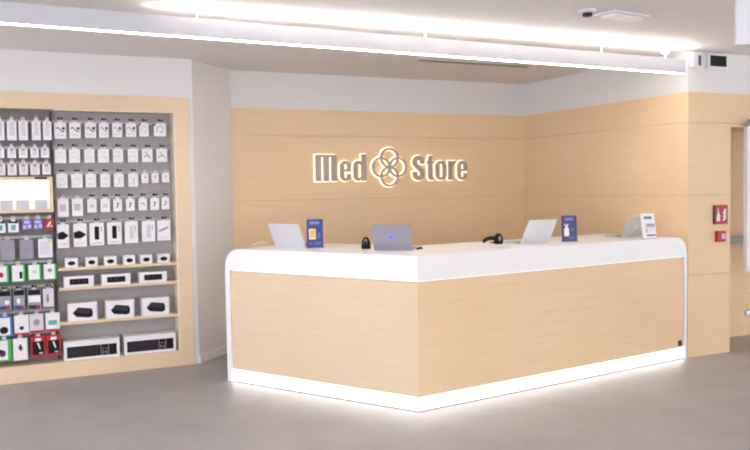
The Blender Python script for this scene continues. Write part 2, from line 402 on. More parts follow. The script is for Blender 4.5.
# ------------------------------------------------------------------ things on the counter
def lid_logo(w, h, r):
    """small bitten-fruit mark in (x,z)"""
    out = []
    for k in range(40):
        a = 2*PI*k/40
        x, z = r*.92*math.cos(a), r*math.sin(a)
        z -= .16*r*math.exp(-(x/(.3*r))**2)*(1 if z > 0 else -.6)
        d = math.hypot(x-1.12*r, z-.1*r)
        if d < .42*r:
            x = 1.12*r-(.42*r)*(1.12*r-x)/d if d else x
            x = min(x, .74*r)
        out.append((x, z))
    return out
def laptop(loc, ang, finish, label, w=.304, d=.212, lean=.105, lh=.19, sticker=False, name='laptop'):
    t = empty(name, loc, ang); tag(t, label, 'laptop')
    # local: x along the hinge, +y towards the user behind the counter
    b = MB().prism([(0, 0)]+[(0, .001)], 0, 1) if False else MB()
    b.slab([(p[0], p[1]) for p in rbox_pts(0, w, .0, d, .012)], .002, .014).bevel(.002, 1).build('base', finish, t)
    MB().box(.03, w-.03, .05, .13, .0142, .0155).build('keyboard', 'dark', t)
    MB().box(w*.34, w*.66, .14, .20, .0142, .0148).build('trackpad', 'midgrey', t)
    a = math.atan2(lean, lh); ll = math.hypot(lean, lh)
    rot = Matrix.Translation((0, .004, .012)) @ Matrix.Rotation(a, 4, 'X')
    lid = MB().prism(rbox_pts(0, w, 0, ll, .012), -.004, .003).bevel(.0015, 1).xform(rot).build('lid', finish, t)
    MB().prism(rbox_pts(.006, w-.006, .012, ll-.006, .006), .0031, .0042).xform(rot).build('screen', 'screen', t)
    if sticker:
        s = MB().ellip(w/2, ll/2, .031, .031, -.0052, -.0041, 28).xform(rot).build('sticker', 'sticker', lid)
        q = MB()
        q.prism([(w/2-.02, ll/2+.001), (w/2+.004, ll/2+.006), (w/2+.012, ll/2+.012), (w/2-.012, ll/2+.012)], -.006, -.0053)
        q.prism([(w/2-.014, ll/2-.012), (w/2+.014, ll/2-.009), (w/2+.02, ll/2-.004), (w/2-.008, ll/2-.006)], -.006, -.0053)
        q.xform(rot).build('sticker_print', 'stickerdark', s)
    else:
        MB().prism([(w/2+x, ll/2+z-.002) for x, z in lid_logo(w, ll, .016)], -.0048, -.0041).xform(rot).build('logo', 'pale' if finish == 'silver' else 'card', lid)
        # leaf
        MB().prism([(w/2+.001, ll/2+.016), (w/2+.008, ll/2+.02), (w/2+.008, ll/2+.026), (w/2+.001, ll/2+.022)], -.0048, -.0041).xform(rot).build('logo_leaf', 'pale' if finish == 'silver' else 'card', lid)
    return t
laptop((.470, -.900, HK), math.radians(-52), 'silver', 'open silver laptop seen from behind at the left end of the counter', w=.295)
laptop((.997, -1.738, HK), math.radians(-38), 'spacegrey', 'open grey laptop with a round violet sticker on its lid', lean=.085, sticker=True)
laptop((2.238, -1.925, HK), math.radians(6), 'silver', 'open silver laptop leaning right of the cabled scanner on the counter', w=.312)
laptop((3.425, -1.79, HK), math.radians(4), 'midgrey', 'open grey laptop partly behind the white info card', w=.29, lh=.185, lean=.09)

def stand_card(name, loc, ang, w, h, tilt, finish, label, cat):
    t = empty(name, loc, ang); tag(t, label, cat)
    rot = Matrix.Translation((0, 0, .003)) @ Matrix.Rotation(-tilt, 4, 'X')
    MB().box(-w/2, w/2, -.004, .004, 0, h).xform(rot).build('leaflet', finish, t)
    MB().box(-w/2, w/2, -.02, .028, 0, .003).build('foot', 'clear', t)
    return t, rot
def bars(t, rot, name, m, items):
    b = MB()
    for x0, x1, z0, z1 in items: b.box(x0, x1, -.0052, -.0042, z0, z1)
    return b.xform(rot).build(name, m, t)
def title(t, rot, w, z, m):
    """row of small pale blocks: the heading is too small to read"""
    b = MB(); x = -w*.30; u = w*.6/4
    for k in range(4):
        a = x+k*u
        b.box(a, a+u*.78, -.0052, -.0042, z, z+.024)
    b.xform(rot).build('heading', m, t)
t, rot = stand_card('leaflet_stand', (.718, -1.19, HK), math.radians(-14), .135, .232, .06, 'navy', 'blue leaflet with an orange phone picture right of left laptop', 'leaflet')
title(t, rot, .135, .19, 'bluelight')
ph = bars(t, rot, 'phone_picture', 'cream', [(-.048, .006, .068, .152)])
bars(t, rot, 'phone_screen', 'orange', [(-.041, -.001, .078, .144)]).location.y = -.0012
bars(t, rot, 'picture_patch', 'bluemid', [(.018, .045, .07, .12), (-.005, .05, .018, .05), (-.05, -.02, .02, .045)])
t, rot = stand_card('leaflet_stand', (2.779, -1.876, HK), math.radians(-11), .14, .222, .06, 'navy2', 'blue leaflet with a white bottle picture right of the silver laptop', 'leaflet')
title(t, rot, .14, .178, 'bluelight')
b = MB().prism(rbox_pts(-.05, -.004, .045, .118, .014), -.0052, -.0042).box(-.036, -.018, -.0052, -.0042, .118, .128)
b.prism([(-.036, .128), (-.018, .128), (-.006, .15), (-.014, .152), (-.027, .136), (-.04, .152), (-.048, .15)], -.0052, -.0042)
b.xform(rot).build('bottle_picture', 'card', t)
bars(t, rot, 'picture_patch', 'bluemid', [(.014, .046, .088, .116), (.0, .05, .02, .044)])
t, rot = stand_card('info_card', (3.56, -2.002, HK), math.radians(-6), .138, .222, .17, 'card', 'white info card with dark printed text at the right counter end', 'card')
title(t, rot, .14, .172, 'navy')
bars(t, rot, 'print', 'navy2', [(-.02, .06, .118, .124), (-.02, .055, .106, .111), (-.03, -.022, .05, .09), (-.03, .062, .022, .034)])
bars(t, rot, 'fine_print', 'pale', [(-.01, .06, .086, .09), (-.01, .06, .074, .078), (-.01, .05, .062, .066)])
bars(t, rot, 'grey_block', 'pale', [(-.034, .064, .096, .136)]).location.y = .0007

# barcode scanners
t = empty('barcode_scanner', (1.015, -1.55, HK), math.radians(-30))
tag(t, 'black barcode scanner standing upright left of the stickered grey laptop', 'scanner')
MB().lathe([(.034, 0), (.038, .006), (.037, .03), (.033, .06), (.024, .084), (.012, .094), (.003, .096)], seg=24, sy=.85).build('body', 'black', t, smooth=True)
MB().ellip(0, .05, .013, .026, -.0335, -.028).xform(Matrix.Rotation(-.12, 4, 'X')).build('window', 'greycase', t)
t = empty('barcode_scanner', (2.15, -1.725, HK), math.radians(-25))
tag(t, 'black handheld barcode scanner lying by the leaning silver laptop', 'scanner')
MB().lathe([(.03, 0), (.034, .004), (.036, .03), (.031, .062), (.021, .082), (.006, .09)], (.005, 0), 20, 1.1, .9).build('head', 'black', t, smooth=True)
MB().tube([(.0, 0, .045), (-.05, 0, .052), (-.09, 0, .046), (-.115, 0, .028), (-.118, 0, .012)], [.02, .017, .016, .015, .012], 12).build('handle', 'black', t, smooth=True)
MB().ellip(.012, .048, .011, .02, -.034, -.028).build('window', 'greycase', t)
MB().tube([(.0, .03, .02), (.002, .05, .007), (-.01, .08, .005), (-.04, .12, .005)], .005, 8).build('cable', 'black', t, smooth=True)
t = MB().tube([(0, 0, .006), (.02, .004, .01), (.04, .006, .012), (.05, .01, .006)], [.006, .008, .009, .005], 8).build('cable_plug', 'black', None, (1.30, -1.87, HK+.001), math.radians(-10), True)
tag(t, 'small black cable plug lying right of the stickered grey laptop', 'plug')
pts = [(.062*math.cos(a), .02*math.sin(a*2), 0.0045+.028*max(0, math.sin(a))**1.5) for a in [PI*k/18 for k in range(19)]]
t = MB().tube(pts, .0042, 8).build('charging_cable', 'corian', None, (.40, -.70, HK), math.radians(-25), True)
tag(t, 'thin white charging cable arching on the counter behind the left laptop', 'cable')

# ------------------------------------------------------------------ backlit wall lettering
LZ = 1.678
YW = YB-.004
def arc(cx, cz, rx, rz, a0, a1, n=8):
    return [(cx+rx*math.cos(math.radians(a0+(a1-a0)*k/n)), cz+rz*math.sin(math.radians(a0+(a1-a0)*k/n))) for k in range(n+1)]
def stroke(path, wd):
    """outline of a thick pen stroke along path with per-point widths"""
    P = [Vector(p) for p in path]; Lf, Rt = [], []
    for i, p in enumerate(P):
        d = (P[min(i+1, len(P)-1)]-P[max(i-1, 0)]).normalized(); n = Vector((-d.y, d.x))
        w = wd[i] if isinstance(wd, (list, tuple)) else wd
        Lf.append(tuple(p+n*w/2)); Rt.append(tuple(p-n*w/2))
    return Lf+Rt[::-1]
XH = .213
def g_M(w=.237, h=.279):
    s = .059; gp = (w-3*s)/2; r = .014
    o = [(0, 0), (s, 0), (s, h-.03)] + arc(s+gp/2, h-.036, gp/2, .012, 180, 0, 5) + [(s+gp, 0), (2*s+gp, 0), (2*s+gp, h-.036)]
    o += arc(2*s+1.5*gp, h-.036, gp/2, .012, 180, 0, 5) + [(w-s, 0), (w, 0)] + arc(w-.03, h-.035, .03, .033, 0, 90, 6) + [(.0, h-.002)]
    return [o]
def g_e(w=.122, h=XH):
    a = .042
    o = arc(w/2, .058, w/2, .06, -180, 0, 12) + [(w, .074), (w-a, .074), (w-a, .05)] + arc(w/2, .048, w/2-a, .02, 0, -180, 6) + [(a, .098), (w, .098)]
    o += [(w, h-.06)] + arc(w/2, h-.062, w/2, .064, 0, 180, 12)
    hole = [(a, .122), (w-a, .122), (w-a, h-.055)] + arc(w/2, h-.052, w/2-a, .02, 0, 180, 6)
    return [o, hole]
def g_d(w=.147, h=.284):
    s = .05; a = .044
    o = arc(.06, .06, .06, .063, 180, 275, 8) + [(w-s-.006, .018), (w-s, 0), (w, 0), (w, h), (w-s, h), (w-s, XH-.016)] + arc(.06, XH-.06, .06, .063, 60, 180, 8)
    hole = arc(a+.0235, .052, .0235, .02, 180, 360, 6) + arc(a+.0235, XH-.054, .0235, .02, 0, 180, 6)
    return [o, hole]
def g_S(w=.150, h=.272):
    k = w/2; t = .052
    path = [(w-.03, h*.67), (w-.028, h-.06)] + arc(k, h-.07, k-.028, .045, 0, 180, 8) + [(.03, h*.66), (k-.012, h*.535), (k+.02, h*.45), (w-.03, h*.33)] + arc(k, .068, k-.028, .045, 0, -180, 8) + [(.028, .07), (.03, h*.34)]
    return [stroke(path, t)]
def g_t(w=.078, h=.272):
    return [[(.014, .05)] + arc(.05, .04, .036, .04, 180, 270, 4) + [(w, 0), (w, .036), (.066, .038), (.061, .05), (.061, XH-.036), (w, XH-.036), (w, XH), (.061, XH), (.061, h), (.026, h), (.014, XH), (0, XH), (0, XH-.036), (.014, XH-.036)]]
def g_o(w=.138, h=XH):
    a = .046
    return [arc(w/2, .06, w/2, .062, -180, 0, 10)+arc(w/2, h-.06, w/2, .062, 0, 180, 10), arc(w/2, .05, w/2-a, .02, -180, 0, 6)+arc(w/2, h-.05, w/2-a, .02, 0, 180, 6)]
def g_r(w=.088, h=XH):
    return [[(0, 0), (.05, 0), (.05, .125)] + arc(.078, .128, .028, .045, 180, 90, 5) + [(w, .173), (w, h+.002)] + arc(.072, h-.03, .02, .03, 90, 150, 4) + [(.05, h-.022), (.05, h), (0, h)]]
def grown(lp, d):
    """polygon pushed outwards by d"""
    P = [Vector(p) for p in lp]
    P = [p for i, p in enumerate(P) if (p-P[i-1]).length > 1e-4]
    n = len(P); area = sum(P[i-1].x*P[i].y-P[i].x*P[i-1].y for i in range(n))
    sg = 1 if area > 0 else -1; out = []
    for i in range(n):
        a = (P[i]-P[i-1]).normalized(); b = (P[(i+1) % n]-P[i]).normalized()
        na, nb = Vector((a.y, -a.x))*sg, Vector((b.y, -b.x))*sg
        m = na+nb
        m = na if m.length < .2 else m.normalized()
        out.append(tuple(P[i]+m*d/max(.62, m.dot(na))))
    return out
def outline(name, loops, x, y0, y1, grow, m, parent, z=LZ):
    if grow: loops = [grown(lp, grow if k == 0 else -grow) for k, lp in enumerate(loops)]
    cu = bpy.data.curves.new(name, 'CURVE'); cu.dimensions = '2D'; cu.fill_mode = 'BOTH'
    for lp in loops:
        sp = cu.splines.new('POLY'); sp.points.add(len(lp)-1); sp.use_cyclic_u = True
        for q, p in zip(sp.points, lp): q.co = (p[0], p[1], 0, 1)
    cu.extrude = (y1-y0)/2
    tmp = bpy.data.objects.new(name, cu); COL.objects.link(tmp)
    dg = bpy.context.evaluated_depsgraph_get()
    me = bpy.data.meshes.new_from_object(tmp.evaluated_get(dg)); me.name = name
    bpy.data.objects.remove(tmp); bpy.data.curves.remove(cu)
    me.transform(Matrix.Translation((0, (y0+y1)/2, 0)) @ Matrix.Rotation(PI/2, 4, 'X'))
    me.materials.clear(); me.materials.append(M[m])
    o = bpy.data.objects.new(name, me); COL.objects.link(o)
    o.parent = parent
    return o
letters = [(g_M(), 1.372, 'letter M beginning the lettering'), (g_e(), 1.648, 'letter e between the M and the d'), (g_d(), 1.802, 'letter d left of the ring emblem'),
           (g_S(), 2.514, 'letter S right of the ring emblem'), (g_t(), 2.698, 'letter t between the S and the o'), (g_o(), 2.804, 'letter o between the t and the r'),
           (g_r(), 2.970, 'letter r before the final letter'), (g_e(), 3.090, 'letter e ending the lettering')]
for lp, x, txt in letters:
    t = empty('sign_letter', (x, YW, LZ))
    tag(t, 'backlit grey ' + txt + ' on the wood wall', 'letter', 'backlit letters on the wooden back wall')
    outline('face', lp, x, -.045, -.018, 0, 'letter', t)
    outline('lit_backing', lp, x, -.0175, 0, .010, 'halo', t)
t = empty('ring_emblem', (2.232, YW, 1.822))
tag(t, 'backlit grey emblem of four interlaced rings between the two words', 'emblem')
ro, rw, of = .110, .021, .101
for k, (dx, dz) in enumerate(((0, of), (of, 0), (0, -of), (-of, 0))):
    r1 = arc(dx, dz, ro, ro, 0, 352.5, 47); r2 = arc(dx, dz, ro-rw, ro-rw, 0, 352.5, 47)
    y = -.045-.0008*k
    outline('ring', [r1, r2], 0, y, -.018-.0004*k, 0, 'letter', t)
    r1 = arc(dx, dz, ro+.012, ro+.012, 0, 352.5, 47); r2 = arc(dx, dz, ro-rw-.012, ro-rw-.012, 0, 352.5, 47)
    outline('lit_backing', [r1, r2], 0, -.0175+.0005*k, .001, 0, 'halo', t)

# ------------------------------------------------------------------ display unit in the left wall
unit = empty('wall_display_unit', (-1.2, 0, 0))
tag(unit, 'beech framed wall display unit with hooks and shelves on the left', 'display unit')
UO = Matrix.Translation((1.2, 0, 0))
XL, XI = -1.74, -.172
fr = MB().box(-1.88, XL, -.02, .2, 0, 2.445).box(XI, -.046, -.02, .2, 0, 2.445).box(XL, XI, -.02, .2, 2.308, 2.445).box(XL, XI, -.02, .2, 0, .14)
fr.xform(UO).build('frame', 'wood_edge', unit)
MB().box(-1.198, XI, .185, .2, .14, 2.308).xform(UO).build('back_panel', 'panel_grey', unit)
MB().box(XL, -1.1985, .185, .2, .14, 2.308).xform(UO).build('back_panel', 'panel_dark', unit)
MB().box(XI-.006, XI-.0002, -.0205, .184, .1405, 2.3075).box(-1.186, XI-.0062, -.0205, .03, 2.301, 2.3075).xform(UO).build('highlight_trim', 'trim_highlight', unit)  # cream strips painted in for the highlight along the frame's inner edge
MB().box(-1.207, -1.190, .15, .1848, .14, 2.308).xform(UO).build('divider_post', 'post', unit)
for z in (.951, .779, .480):
    MB().box(-1.186, XI, 0, .184, z-.024, z).xform(UO).build('shelf', 'wood_edge', unit)

Rw = {}
Rw['R1'] = [(-1.133, .093, 2.064, 2.2), (-1.014, .091, 2.068, 2.202), (-.887, .091, 2.073, 2.204), (-.776, .08, 2.077, 2.205), (-.663, .082, 2.081, 2.206), (-.545, .086, 2.086, 2.207), (-.433, .08, 2.091, 2.209), (-.292, .106, 2.095, 2.211)]
Rw['R2'] = [(-1.137, .089, 1.855, 1.971), (-1.024, .089, 1.856, 1.973), (-.902, .083, 1.857, 1.975), (-.785, .092, 1.858, 1.976), (-.662, .085, 1.859, 1.978), (-.534, .087, 1.861, 1.98), (-.411, .091, 1.862, 1.982), (-.282, .093, 1.863, 1.984)]
Rw['R3'] = [(-1.133, .088, 1.64, 1.76), (-1.01, .091, 1.641, 1.76), (-.897, .086, 1.642, 1.76), (-.777, .081, 1.642, 1.76), (-.662, .081, 1.643, 1.76), (-.539, .082, 1.644, 1.76), (-.436, .06, 1.675, 1.757), (-.347, .062, 1.677, 1.76), (-.253, .066, 1.678, 1.764)]
Rw['R4'] = [(-1.131, .089, 1.39, 1.554), (-1.014, .089, 1.395, 1.555), (-.894, .076, 1.422, 1.539), (-.783, .078, 1.424, 1.54), (-.678, .073, 1.426, 1.534), (-.57, .074, 1.428, 1.536), (-.462, .073, 1.43, 1.537), (-.357, .076, 1.431, 1.539), (-.261, .07, 1.434, 1.541)]
Rw['R5'] = [(-1.137, .093, 1.122, 1.326), (-.999, .107, 1.127, 1.328), (-.861, .12, 1.132, 1.33), (-.713, .121, 1.137, 1.331), (-.567, .112, 1.141, 1.333), (-.418, .115, 1.147, 1.335), (-.282, .116, 1.152, 1.338)]
Rw['L1'] = [(-1.604, .071, 2.044, 2.202), (-1.512, .073, 2.045, 2.204), (-1.424, .07, 2.047, 2.206), (-1.323, .07, 2.049, 2.208), (-1.236, .066, 2.051, 2.21)]
Rw['L2'] = [(-1.609, .065, 1.896, 1.977), (-1.519, .066, 1.897, 1.978), (-1.431, .067, 1.898, 1.978), (-1.341, .065, 1.899, 1.979), (-1.26, .066, 1.9, 1.979)]
Rw['L3'] = [(-1.605, .066, 1.752, 1.847), (-1.52, .069, 1.752, 1.847), (-1.433, .069, 1.753, 1.847), (-1.343, .073, 1.754, 1.847), (-1.252, .066, 1.756, 1.847)]
Rw['L4'] = [(-1.625, .076, 1.271, 1.365), (-1.527, .082, 1.272, 1.364), (-1.421, .078, 1.289, 1.379), (-1.335, .078, 1.29, 1.379), (-1.245, .072, 1.289, 1.385)]
Rw['L5'] = [(-1.576, .107, 1.038, 1.211), (-1.43, .104, 1.042, 1.207), (-1.283, .111, 1.048, 1.208)]
Rw['L6'] = [(-1.629, .106, .852, .994), (-1.502, .106, .849, .995), (-1.374, .104, .857, .991), (-1.254, .107, .854, .991)]
Rw['L7'] = [(-1.610, .091, .617, .783), (-1.503, .087, .613, .783), (-1.384, .105, .608, .779), (-1.272, .085, .622, .778)]
Rw['L8'] = [(-1.618, .112, .393, .568), (-1.491, .112, .395, .566), (-1.373, .11, .407, .567), (-1.245, .114, .408, .567)]
Rw['L9'] = [(-1.627, .107, .187, .371), (-1.507, .112, .183, .368), (-1.366, .114, .199, .376), (-1.243, .114, .199, .377)]

def rail(row):
    a = Rw[row]; z = sum(p[3] for p in a)/len(a)+.012
    x0, x1 = (-1.19, XI-.004) if row[0] == 'R' else (XL+.01, -1.222)
    MB().box(x0, x1, .165, .1845, z-.012, z+.012).xform(UO).build('rail', 'rail', unit)
    return z
def hook(x, z, style):
    b = MB().tube([(x, .166, z), (x, .0, z), (x, -.006, z+.012)], .0022, 6)
    if style == 'black':
        b.box(x-.021, x-.003, -.002, .01, z+.008, z+.026).box(x+.005, x+.021, -.002, .01, z+.009, z+.023)
    elif style == 'grey':
        b.box(x-.012, x+.012, -.004, .004, z+.006, z+.024)
    b.xform(UO).build('hook', 'black' if style == 'black' else 'rail', unit)

ORD = ['first', 'second', 'third', 'fourth', 'fifth', 'sixth', 'seventh', 'eighth', 'ninth']
def pack(name, x, w, z0, z1, label, group, body='card', thick=.012, y=.03, prints=(), zh=None):
    """hanging retail pack: carded body with a eurohole tab; prints = (part name, material, polygons in relative 0..1 coordinates)"""
    t = MB().prism(rbox_pts(-w/2, w/2, 0, z1-z0, .004, 2), 0, thick).build(name, body, None, (x, y, z0))
    tag(t, label, 'pack', group)
    h = z1-z0; zt = (zh if zh else z1+.012)-z0
    tw = min(.03, w*.42)/2; lo = min(h-.0005, h)
    b = MB().box(-tw, -.006, .003, .006, lo, zt+.009).box(.006, tw, .003, .006, lo, zt+.009).box(-.006, .006, .003, .006, zt+.0045, zt+.009)
    if zt-.006 > lo: b.box(-.006, .006, .003, .006, lo, zt-.005)
    b.build('hang_tab', body if body in ('card', 'cardlilac') else 'card', t)
    for k, (pn, m, polys) in enumerate(prints):
        q = MB()
        for pl in polys:
            q.prism([(-w/2+p[0]*w, p[1]*h) for p in pl], -.0006-.0005*k, .0004 if k == 0 else -.0002)
        q.build(pn, m, t)
    return t
def rc(x0, x1, z0, z1): return [(x0, z0), (x1, z0), (x1, z1), (x0, z1)]
def el(x, z, rx, rz, n=14): return [(x+rx*math.cos(2*PI*k/n), z+rz*math.sin(2*PI*k/n)) for k in range(n)]
def cord(pts, w): return stroke(pts, w)
curve_a = cord([(.12, .62), (.3, .7), (.5, .56), (.7, .42), (.86, .5)], .07)
curve_b = cord([(.2, .35), (.4, .5), (.6, .46), (.82, .3)], .05)

def hang(row, i, *a, style='black', **k):
    x, w, z0, z1 = Rw[row][i]
    z = rails[row]
    hook(x, z, style)
    return pack(a[0], x, w, z0, min(z1, z-.008), a[1], a[2], zh=z, **k)
rails = {r: rail(r) for r in Rw}

for i in range(8):
    if i < 6:
        hang('R1', i, 'earphone_pack', 'white earphone pack with dark cable print, %s from left in top right-bay row' % ORD[i], 'earphone packs in the top row',
             prints=[('cable_print', 'dark' if i < 3 else 'grey', [curve_a]), ('plug_print', 'dark', [el(.78, .64, .14, .09)]), ('text_line', 'pale', [rc(.2, .8, .18, .24)])])
    else:
        hang('R1', i, 'earphone_pack', ('white round-cornered earphone pack beside the framed one, seventh in top right-bay row', 'white earphone pack with coiled dark cable print, last in top right-bay row')[i-6], 'earphone packs in the top row',
             prints=[('cable_print', 'grey', [cord([(.25, .3), (.25, .7), (.5, .82), (.75, .7), (.72, .35), (.45, .3)], .08 if i == 7 else .05)]), ('plug_print', 'dark', [el(.06, .9, .1, .08)])])
for i in range(8):
    hang('R2', i, 'cable_pack', 'white cable pack with %s curve print, %s from left in second right-bay row' % ('dark' if i > 5 else 'faint grey', ORD[i]), 'cable packs in the second row',
         prints=[('cable_print', 'dark' if i > 5 else 'pale', [curve_b] + ([cord([(.3, .75), (.5, .6), (.62, .5)], .05)] if i > 5 else [])), ('text_line', 'pale', [rc(.2, .7, .75, .8)])])
for i in range(9):
    sm = i > 5
    hang('R3', i, 'adapter_pack' if sm else 'cable_pack', '%s white pack with pale print, %s from left in third right-bay row' % ('small' if sm else 'plain', ORD[i]), 'white packs in the third row', style='grey' if sm else 'black',
         prints=[('print', 'pale', [rc(.3, .7, .45, .8) if sm else rc(.25, .75, .62, .68), rc(.2, .8, .2, .25)])] + ([('plug_print', 'grey', [cord([(.5, .3), (.56, .5), (.62, .6)], .06)])] if i in (4, 5) else []))
for i in range(9):
    if i < 2:
        hang('R4', i, 'cable_pack', 'tall white pack with grey text, %s from left in fourth right-bay row' % ORD[i], 'white packs in the fourth row', style='grey',
             prints=[('text_block', 'pale', [rc(.2, .8, .3, .7)]), ('text_line', 'grey', [rc(.25, .75, .62, .66), rc(.25, .75, .5, .53), rc(.25, .65, .38, .41)])])
    elif i < 4:
        hang('R4', i, 'cable_pack', 'white pack with faint print, %s from left in fourth right-bay row' % ORD[i], 'white packs in the fourth row', prints=[('text_block', 'pale', [rc(.25, .75, .35, .6)])])
    else:
        hang('R4', i, 'adapter_pack', 'small white adapter pack with %s connector print, %s from left in fourth right-bay row' % ('grey' if i == 6 else 'dark', ORD[i]), 'adapter packs in the fourth row',
             prints=[('connector_print', 'grey' if i == 6 else 'dark', [cord([(.4, .3), (.5, .5), (.62, .62), (.42, .68)], .1) if i != 6 else cord([(.25, .6), (.6, .6), (.72, .4)], .09)])])
looks = [('holder_pack', 'white pack with black arrow-shaped print beside the left bay, fifth right-bay row'), ('holder_pack', 'white pack with black arrow-shaped print, second in fifth right-bay row'),
         ('battery_pack', 'white pack with black upright bar print, third in fifth right-bay row'), ('battery_pack', 'white pack with black upright bar print, fourth in fifth right-bay row'),
         ('cable_pack', 'white pack with pale grey panel print, fifth in fifth right-bay row'), ('cable_pack', 'white pack with pale grey panel print, sixth in fifth right-bay row'), ('pen_pack', 'white pack with slanted grey pen print, last in fifth right-bay row')]
for i, (n, l) in enumerate(looks):
    if i < 2: pr = [('product_print', 'black', [[(.02, .42), (.1, .36), (.55, .36), (.98, .52), (.55, .68), (.4, .7), (.02, .62)]]), ('text_line', 'pale', [rc(.15, .8, .14, .18)])]
    elif i < 4: pr = [('product_print', 'black', [rc(.34, .66, .26, .84)]), ('text_line', 'grey', [rc(.78, .84, .6, .84), rc(.2, .8, .1, .13)])]
    elif i < 6: pr = [('product_print', 'pale', [rc(.36, .66, .2, .8)]), ('text_line', 'grey', [rc(.76, .82, .55, .8)])]
    else: pr = [('product_print', 'grey', [[(.12, .42), (.7, .55), (.88, .64), (.82, .7), (.12, .52)]]), ('text_line', 'pale', [rc(.2, .8, .14, .18)])]
    hang('R5', i, n, l, 'packs in the fifth row of the right bay', thick=.02, prints=pr)

# left bay
for r, nm, desc in (('L1', 'case_pack', 'tall white pack, %s from left in top row of the left bay'), ('L2', 'cable_pack', 'short white pack, %s from left in second row of the left bay'), ('L3', 'cable_pack', 'white pack just above the lit box, %s from left')):
    for i in range(5):
        hang(r, i, nm, desc % ORD[i], {'L1': 'tall white packs', 'L2': 'short white packs', 'L3': 'white packs above the lit box'}[r], style='grey', body='card', thick=.014,
             prints=[('print', 'cardlilac', [rc(.25, .75, .25, .85)]), ('label_strip', 'grey' if r != 'L1' else 'pale', [rc(.32, .68, .78, .98)])])
l4 = [('card', 'white pack with teal print below the lit box at left edge', 'teal'), ('card', 'white pack with teal print, second from left below the lit box', 'teal'),
      ('purple', 'purple pack below the lit box beside a white one', 'lilac'), ('purple', 'purple pack below the lit box beside the red one', 'lilac'), ('red', 'red pack with white figure below the lit box', 'card')]
for i, (b, l, m) in enumerate(l4):
    pr = [('product_print', m, [rc(.28, .72, .2, .7)])] if i < 2 else ([('product_print', m, [rc(.1, .42, .1, .45), rc(.58, .9, .15, .5), rc(.2, .8, .6, .85)])] if i < 4 else [('product_print', m, [[(.2, .25), (.4, .2), (.62, .5), (.7, .78), (.5, .7)], el(.72, .3, .1, .09)])])
    if i < 2: pr.append(('header_print', 'black', [rc(.05, .95, .84, 1)]))
    hang('L4', i, 'accessory_pack', l, 'small packs below the lit box', style='grey', body=b, thick=.022, prints=pr)
l5 = [('greycase', 'large grey pack at the left edge, row of three below the purple packs'), ('greycase', 'large grey pack in the middle of the row of three'), ('card', 'large white pack with lime corner, right of the grey ones')]
for i, (b, l) in enumerate(l5):
    pr = [('product_print', 'grey' if i < 2 else 'cardlilac', [rc(.1, .9, .12, .9)]), ('mark', 'bluelight' if i < 2 else 'pale', [cord([(.4, .4), (.5, .52), (.62, .6)], .06)])]
    if i == 2: pr.append(('corner_print', 'yellow', [el(.8, .86, .12, .09)]))
    hang('L5', i, 'case_pack', l, 'large packs in the left bay', style='grey', body=b, thick=.02, prints=pr)
l6 = ['green edged white pack with dark red dot at the left edge', 'green edged white pack with black upright print', 'green edged white pack with a faint pink print', 'green edged white pack nearest the shelves with grey print']
for i, l in enumerate(l6):
    pr = [('front_sheet', 'card', [rc(.06, .86, .06, .98)]), ('product_print', ['red', 'black', 'pale', 'greycase'][i], [[el(.45, .45, .18, .16), rc(.58, .8, .2, .6), el(.5, .55, .2, .12), el(.5, .6, .18, .12)][i]])]
    hang('L6', i, 'phone_case_pack', l, 'green edged packs in the left bay', style='grey', body='green', thick=.03, prints=pr)
l7 = ['dark clear pack with navy base at the left edge', 'dark clear pack with white bulb print, second in its row', 'dark clear pack with broad white label and red base', 'lilac pack with a grey figure nearest the lower shelves']
for i, l in enumerate(l7):
    if i < 3:
        pr = [('header_print', 'black', [rc(.04, .96, .72, .98)]), ('product_print', 'card', [[el(.65, .4, .2, .12), el(.45, .45, .18, .14), rc(.06, .94, .36, .7)][i]]), ('base_print', ['navy', 'navy', 'dark'][i], [rc(.05, .9, .03, .22)]), ('accent_print', 'red', [rc(.6, .9, .08, .2)])]
        hang('L7', i, 'headset_pack', l, 'dark clear packs in the left bay', style='black', body='clear', thick=.04, prints=pr)
    else:
        hang('L7', i, 'headset_pack', l, 'dark clear packs in the left bay', style='black', body='cardlilac', thick=.03, prints=[('product_print', 'grey', [el(.42, .4, .16, .16), rc(.32, .52, .5, .7)])])
l8 = [('blue', 'blue edged pack with black device print at the left edge'), ('card', 'white pack with red base strip, right of the blue edged pack'), ('cardlilac', 'pale pack with red base strip, third in its row'), ('card', 'white pack with teal print and red base, nearest the shelves')]
for i, (b, l) in enumerate(l8):
    pr = [('front_sheet', 'card', [rc(.06, .84, .08, .92)])] if i == 0 else [('base_strip', 'red', [rc(0, 1, 0, .12)])]
    pr += [('product_print', ['black', 'dark', 'grey', 'teal'][i], [[el(.42, .32, .3, .18), el(.5, .36, .16, .1), el(.5, .55, .22, .18), rc(.2, .8, .35, .6)][i]])]
    hang('L8', i, 'accessory_pack', l, 'accessory packs in the left bay', style='grey', body=b, thick=.035, prints=pr)
l9 = [('green', 'green edged pack with dark violet print in the bottom left row'), ('card', 'white pack with dark diamond print in the bottom row'), ('red', 'red and black pack beside the diamond pack in the bottom row'), ('red', 'red and black pack beside the keyboard box in the bottom row')]
